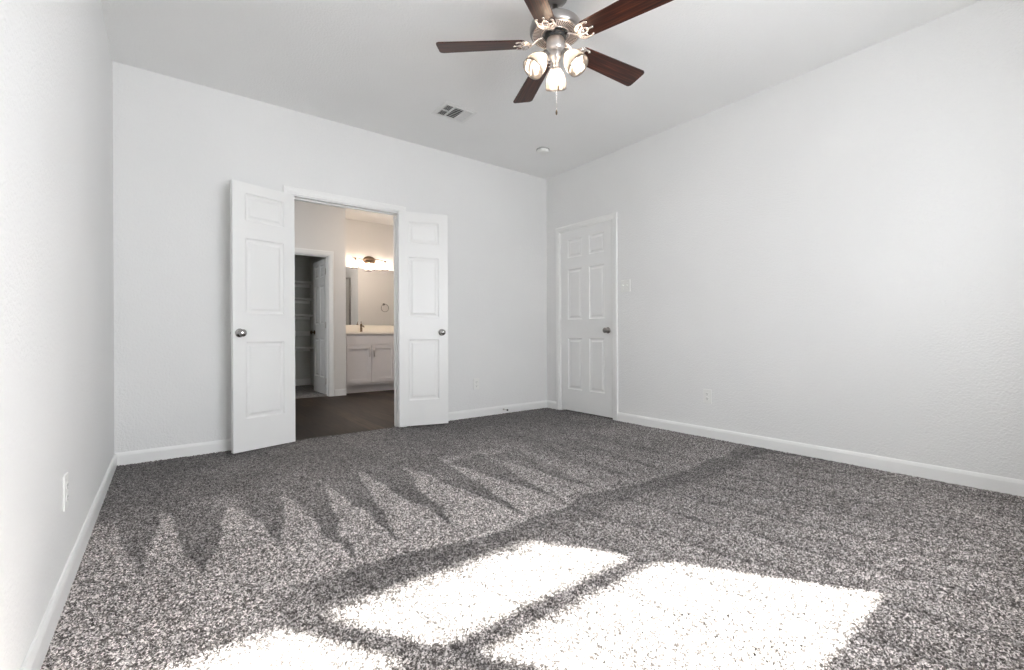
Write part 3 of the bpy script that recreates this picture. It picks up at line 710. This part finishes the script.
# light kit
SH = [(.0235, 0), (.027, -.005), (.036, -.018), (.047, -.036), (.055, -.056), (.0595, -.078), (.0605, -.096), (.0595, -.112)]
for k in range(3):
    az = R(46+120*k); ca, sa = math.cos(az), math.sin(az)
    P = lambda rho, z: Vector((rho*ca, rho*sa, z))
    tilt = R(38); ax = Vector((ca*math.sin(tilt), sa*math.sin(tilt), -math.cos(tilt)))
    cen = P(.110, zz(2.358)); neck = cen-ax*.056
    m = MB(); m.tube([P(.030, zz(2.420)), P(.052, zz(2.428)), P(.066, zz(2.424)), neck-ax*.030], [.007, .0065, .0065, .008], 10)
    m.lathe([(.014, .034), (.019, .030), (.0205, .004), (.0275, .002), (.0275, -.006)], 24, Matrix.Translation(neck) @ AX(-ax)); m.build('lamp_arm', M_nickel, fan)
    m = MB(); T = Matrix.Translation(neck) @ AX(-ax)
    m.lathe(SH+[(r-.0022, z) for r, z in SH[::-1]], 36, T, True, False)
    # rolled rim
    m.tube([tuple(T @ Vector((.0585*math.cos(a), .0585*math.sin(a), -.112))) for a in [2*PI*i/36 for i in range(36)]], .0018, 6, True)
    shd = m.build('glass_shade', M_shade, fan)
    m = MB(); m.lathe([(.010, -.010), (.0115, -.022), (.017, -.036), (.0215, -.052), (.019, -.068), (.010, -.078), (.001, -.081)], 20, T); m.build('light_bulb', M_bulb, fan)
for (dx, dy, z1, z2) in ((-.028, -.036, 2.45, 2.095), (-.012, -.034, 2.45, 2.235)):
    m = MB()
    m.tube([(dx, dy, zz(z1)), (dx, dy, zz(z2))], .0011, 6)
    for j in range(int((z1-z2)/.009)): m.sphere((dx, dy, zz(z1)-j*.009), .0017, 6)
    pc = m.build('pull_chain', M_iron, fan)
    m = MB(); m.lathe([(.0015, zz(z2)+.006), (.0045, zz(z2)), (.006, zz(z2)-.010), (.0045, zz(z2)-.020), (.001, zz(z2)-.024)], 14, TR(dx, dy, 0)); m.build('chain_fob', M_bronze, pc)
tag(fan, 'brushed nickel ceiling fan with five dark walnut blades and three lit glass shades', 'ceiling fan')

# ---------------------------------------------------------------- vanity
VF = 6.88                                   # cabinet box front
van = empty('bathroom_vanity', ((VX0+VX1)/2, YM, -.006))
ox, oy, oz = (VX0+VX1)/2, YM, -.006
def vb(m, a, b, bev=.0): m.box((a[0]-ox, a[1]-oy, a[2]-oz), (b[0]-ox, b[1]-oy, b[2]-oz), bev)
cx0, cx1 = VX0+.006, VX1-.006
m = MB(); vb(m, (cx0, VF, .115), (cx1, YM-.003, .884)); m.build('cabinet_body', M_cab, van)
m = MB(); vb(m, (cx0, VF+.075, -.005), (cx1, YM-.003, .115)); m.build('toe_kick', M_cab, van)
SPL = 2.522; d0, d1 = SPL-.378, SPL+.378
d2 = d1+.02+.30; d3 = cx1-.03; SPR = (d2+d3)/2
def shaker(x0, x1, z0, z1):
    m = MB(); y = VF-.001; r = .055
    vb(m, (x0, y-.019, z0), (x0+r, y, z1), .002); vb(m, (x1-r, y-.019, z0), (x1, y, z1), .002)
    vb(m, (x0+r-.001, y-.019, z0), (x1-r+.001, y, z0+r), .002); vb(m, (x0+r-.001, y-.019, z1-r), (x1-r+.001, y, z1), .002)
    vb(m, (x0+r-.002, y-.005, z0+r-.002), (x1-r+.002, y, z1-r+.002)); return m
def pull(parent, x, za, zb):
    m = MB(); y = VF-.02-oy
    m.tube([(x-ox, y, za-oz+.008), (x-ox, y-.024, za-oz+.008)], .004, 8); m.tube([(x-ox, y, zb-oz-.008), (x-ox, y-.024, zb-oz-.008)], .004, 8)
    m.tube([(x-ox, y-.026, za-oz), (x-ox, y-.026, zb-oz)], .0065, 10); m.build('bar_pull', M_nickel, parent)
DB, DTp = .150, .722
for (a, b, hx) in ((d0, SPL-.004, SPL-.036), (SPL+.004, d1, SPL+.034), (d2, SPR-.003, SPR-.034), (SPR+.003, d3, SPR+.034)):
    dd = shaker(a, b, DB, DTp).build('cabinet_door', M_cab, van); pull(dd, hx, .545, .685)
for a, b in ((d0, d1), (d2, d3)):
    m = MB(); vb(m, (a, VF-.020, .733), (b, VF-.001, .862), .002); m.build('false_drawer_front', M_cab, van)
for (za, zb) in ((.150, .42), (.43, .722), (.733, .862)):
    dd = MB(); vb(dd, (d1+.01, VF-.020, za), (d2-.01, VF-.001, zb), .002); dr = dd.build('drawer', M_cab, van)
    m = MB(); xx = (d1+d2)/2-ox; zc = (za+zb)/2-oz; y = VF-.02-oy
    m.tube([(xx-.045, y-.026, zc), (xx+.045, y-.026, zc)], .005, 8)
    for s in (-1, 1): m.tube([(xx+s*.035, y, zc), (xx+s*.035, y-.024, zc)], .004, 8)
    m.build('bar_pull', M_nickel, dr)
m = MB(); vb(m, (VX0+.001, VF-.035, .884), (VX1-.001, YM-.002, .922), .006); top = m.build('countertop', M_counter, van)
m = MB(); vb(m, (VX0+.001, YM-.021, .921), (VX1-.001, YM-.002, 1.036), .004)
vb(m, (VX1-.020, VF-.02, .921), (VX1-.001, YM-.021, 1.036), .004); m.build('backsplash', M_counter, van)
m = MB(); m.lathe([(.19, .0), (.20, .004), (.195, .006)], 40, TR(2.62-ox, 7.10-oy, .9215-oz) @ Matrix.Diagonal((1, .72, 1, 1))); m.build('basin_rim', M_counter, van)
tag(van, 'taupe grey bathroom vanity with two shaker doors and a cream top', 'vanity')
fc = empty('faucet', (2.50, 7.262, .923))
m = MB(); m.lathe([(.026, 0), (.026, .006), (.019, .012), (.017, .10), (.018, .125), (.012, .135), (.002, .138)], 20); m.build('faucet_body', M_bronze, fc)
m = MB(); m.tube([(0, -.010, .085), (0, -.05, .100), (0, -.10, .098), (0, -.125, .080)], [.011, .010, .009, .009], 10); m.build('spout', M_bronze, fc)
m = MB(); m.tube([(0, 0, .130), (0, .004, .150), (.004, .018, .176)], [.007, .006, .005], 8); m.build('lever', M_bronze, fc)
tag(fc, 'dark bronze single lever faucet on the vanity top', 'faucet')
m = MB(); m.box((2.150, YM-.007, 1.040), (VX1-.01, YM-.001, 1.965)); tag(m.build('wall_mirror', M_mirror), 'frameless wall mirror above the vanity backsplash', 'mirror')
# towel ring on the right bathroom wall
trg = empty('towel_ring', (3.64, BKY, 1.52))
m = MB(); m.lathe([(.024, 0), (.024, .006), (.012, .012), (.009, .035), (.012, .042), (.002, .046)], 20, AX((0, 1, 0))); m.build('mount', M_dnickel, trg)
m = MB(); m.tube([(.012+.080*math.sin(a), .034, -.078+.080*math.cos(a)) for a in [2*PI*i/40 for i in range(40)]], .0048, 8, True); m.build('ring', M_dnickel, trg)
tag(trg, 'round metal towel ring reflected in the bathroom mirror', 'towel ring')
# vanity light
vl = empty('vanity_light', (2.672, YM, 2.105))
m = MB(); prof = [(.105, 0), (.105, .010), (.092, .018), (.060, .024), (.002, .028)]
m.lathe(prof, 40, Matrix.Diagonal((1, 1, 1, 1)) @ AX((0, -1, 0)) @ Matrix.Diagonal((1.0, .66, 1, 1))); m.build('wall_plate', M_bronze, vl)
P_ = []
for i in range(33):
    t = -1+2*i/32; P_.append((.30*t, -.060, .012*math.sin(t*PI*1.5)+.006))
m = MB(); m.tube(P_, .0065, 10); m.tube([(0, -.02, 0), (0, -.062, .006)], .010, 10); m.build('scroll_arm', M_bronze, vl)
for x in (-.245, 0, .245):
    if x == 0: zc, yy = -.040, -.075
    else: zc, yy = -.012, -.060
    m = MB(); m.lathe([(.010, .020), (.018, .012), (.021, -.012), (.026, -.016), (.026, -.022)], 20, TR(x, yy-.004, zc)); m.build('socket_cup', M_bronze, vl)
    T = TR(x, yy-.004, zc-.020)
    m = MB(); sh = [(r*.98, z) for r, z in SH]; m.lathe(sh+[(r-.0022, z) for r, z in sh[::-1]], 28, T, True, False); m.build('glass_shade', M_shade, vl)
    m = MB(); m.lathe([(.010, -.005), (.0125, -.022), (.020, -.040), (.024, -.058), (.020, -.074), (.010, -.083), (.001, -.086)], 16, T); m.build('light_bulb', M_vbulb, vl)
tag(vl, 'lit vanity wall light with oval plate, wavy arm and glass shades', 'wall light')
# unseen ceiling lamp added as soft fill for the bathroom
bl_ = empty('bathroom_fill_light', (2.75, 6.0, H))
m = MB(); m.lathe([(.150, 0), (.150, -.012), (.140, -.022), (.132, -.024)], 40); m.build('rim', M_nickel, bl_)
m = MB(); m.lathe([(.134, -.020), (.130, -.045), (.105, -.068), (.060, -.082), (.001, -.087)], 40); m.build('fill_dome', M_fill_dome, bl_)
tag(bl_, 'added unseen fill light on the bathroom ceiling in front of the vanity', 'fill light')
# shower enclosure, seen in the mirror
sh = empty('shower_enclosure', (2.795, 5.05, -.006))
m = MB()
for (a, b) in (((-.32, -.02, 0), (-.29, .02, 2.09)), ((.275, -.02, 0), (.305, .02, 2.09)), ((-.32, -.02, 2.06), (.305, .02, 2.09)), ((-.32, -.02, 0), (.305, .02, .06))): m.box(a, b, .003)
m.build('metal_frame', M_dnickel, sh)
m = MB(); m.box((-.29, -.003, .06), (.275, .003, 2.06)); m.build('glass_door', M_glass, sh)
m = MB(); m.box((-.35, -.845, 0), (-.322, .02, 2.09)); m.build('side_panel', M_bath, sh)
tag(sh, 'framed shower door reflected at the left of the bathroom mirror', 'shower')

# ---------------------------------------------------------------- closet shelves
ords = ['lowest', 'second lowest', 'middle', 'second highest', 'highest']
s0 = None
for i, z in enumerate((.672, .945, 1.232, 1.512, 1.795)):
    if s0 is None:
        s0 = empty('closet_shelf', (0, 0, 0))
        m = MB(); m.box((.655, YK-.34, -.026), (VX0-.069, YK-.002, 0), .002); m.build('shelf_board', M_shelf, s0)
        m = MB(); m.box((.66, YK-.020, -.075), (VX0-.075, YK-.002, -.027), .002); m.build('cleat', M_shelf, s0)
        s = s0
    else: s = copy_tree(s0)
    s.location = (0, 0, z)
    tag(s, 'pale closet shelf, %s of the five on the closet back wall' % ords[i], 'shelf', 'closet shelves')
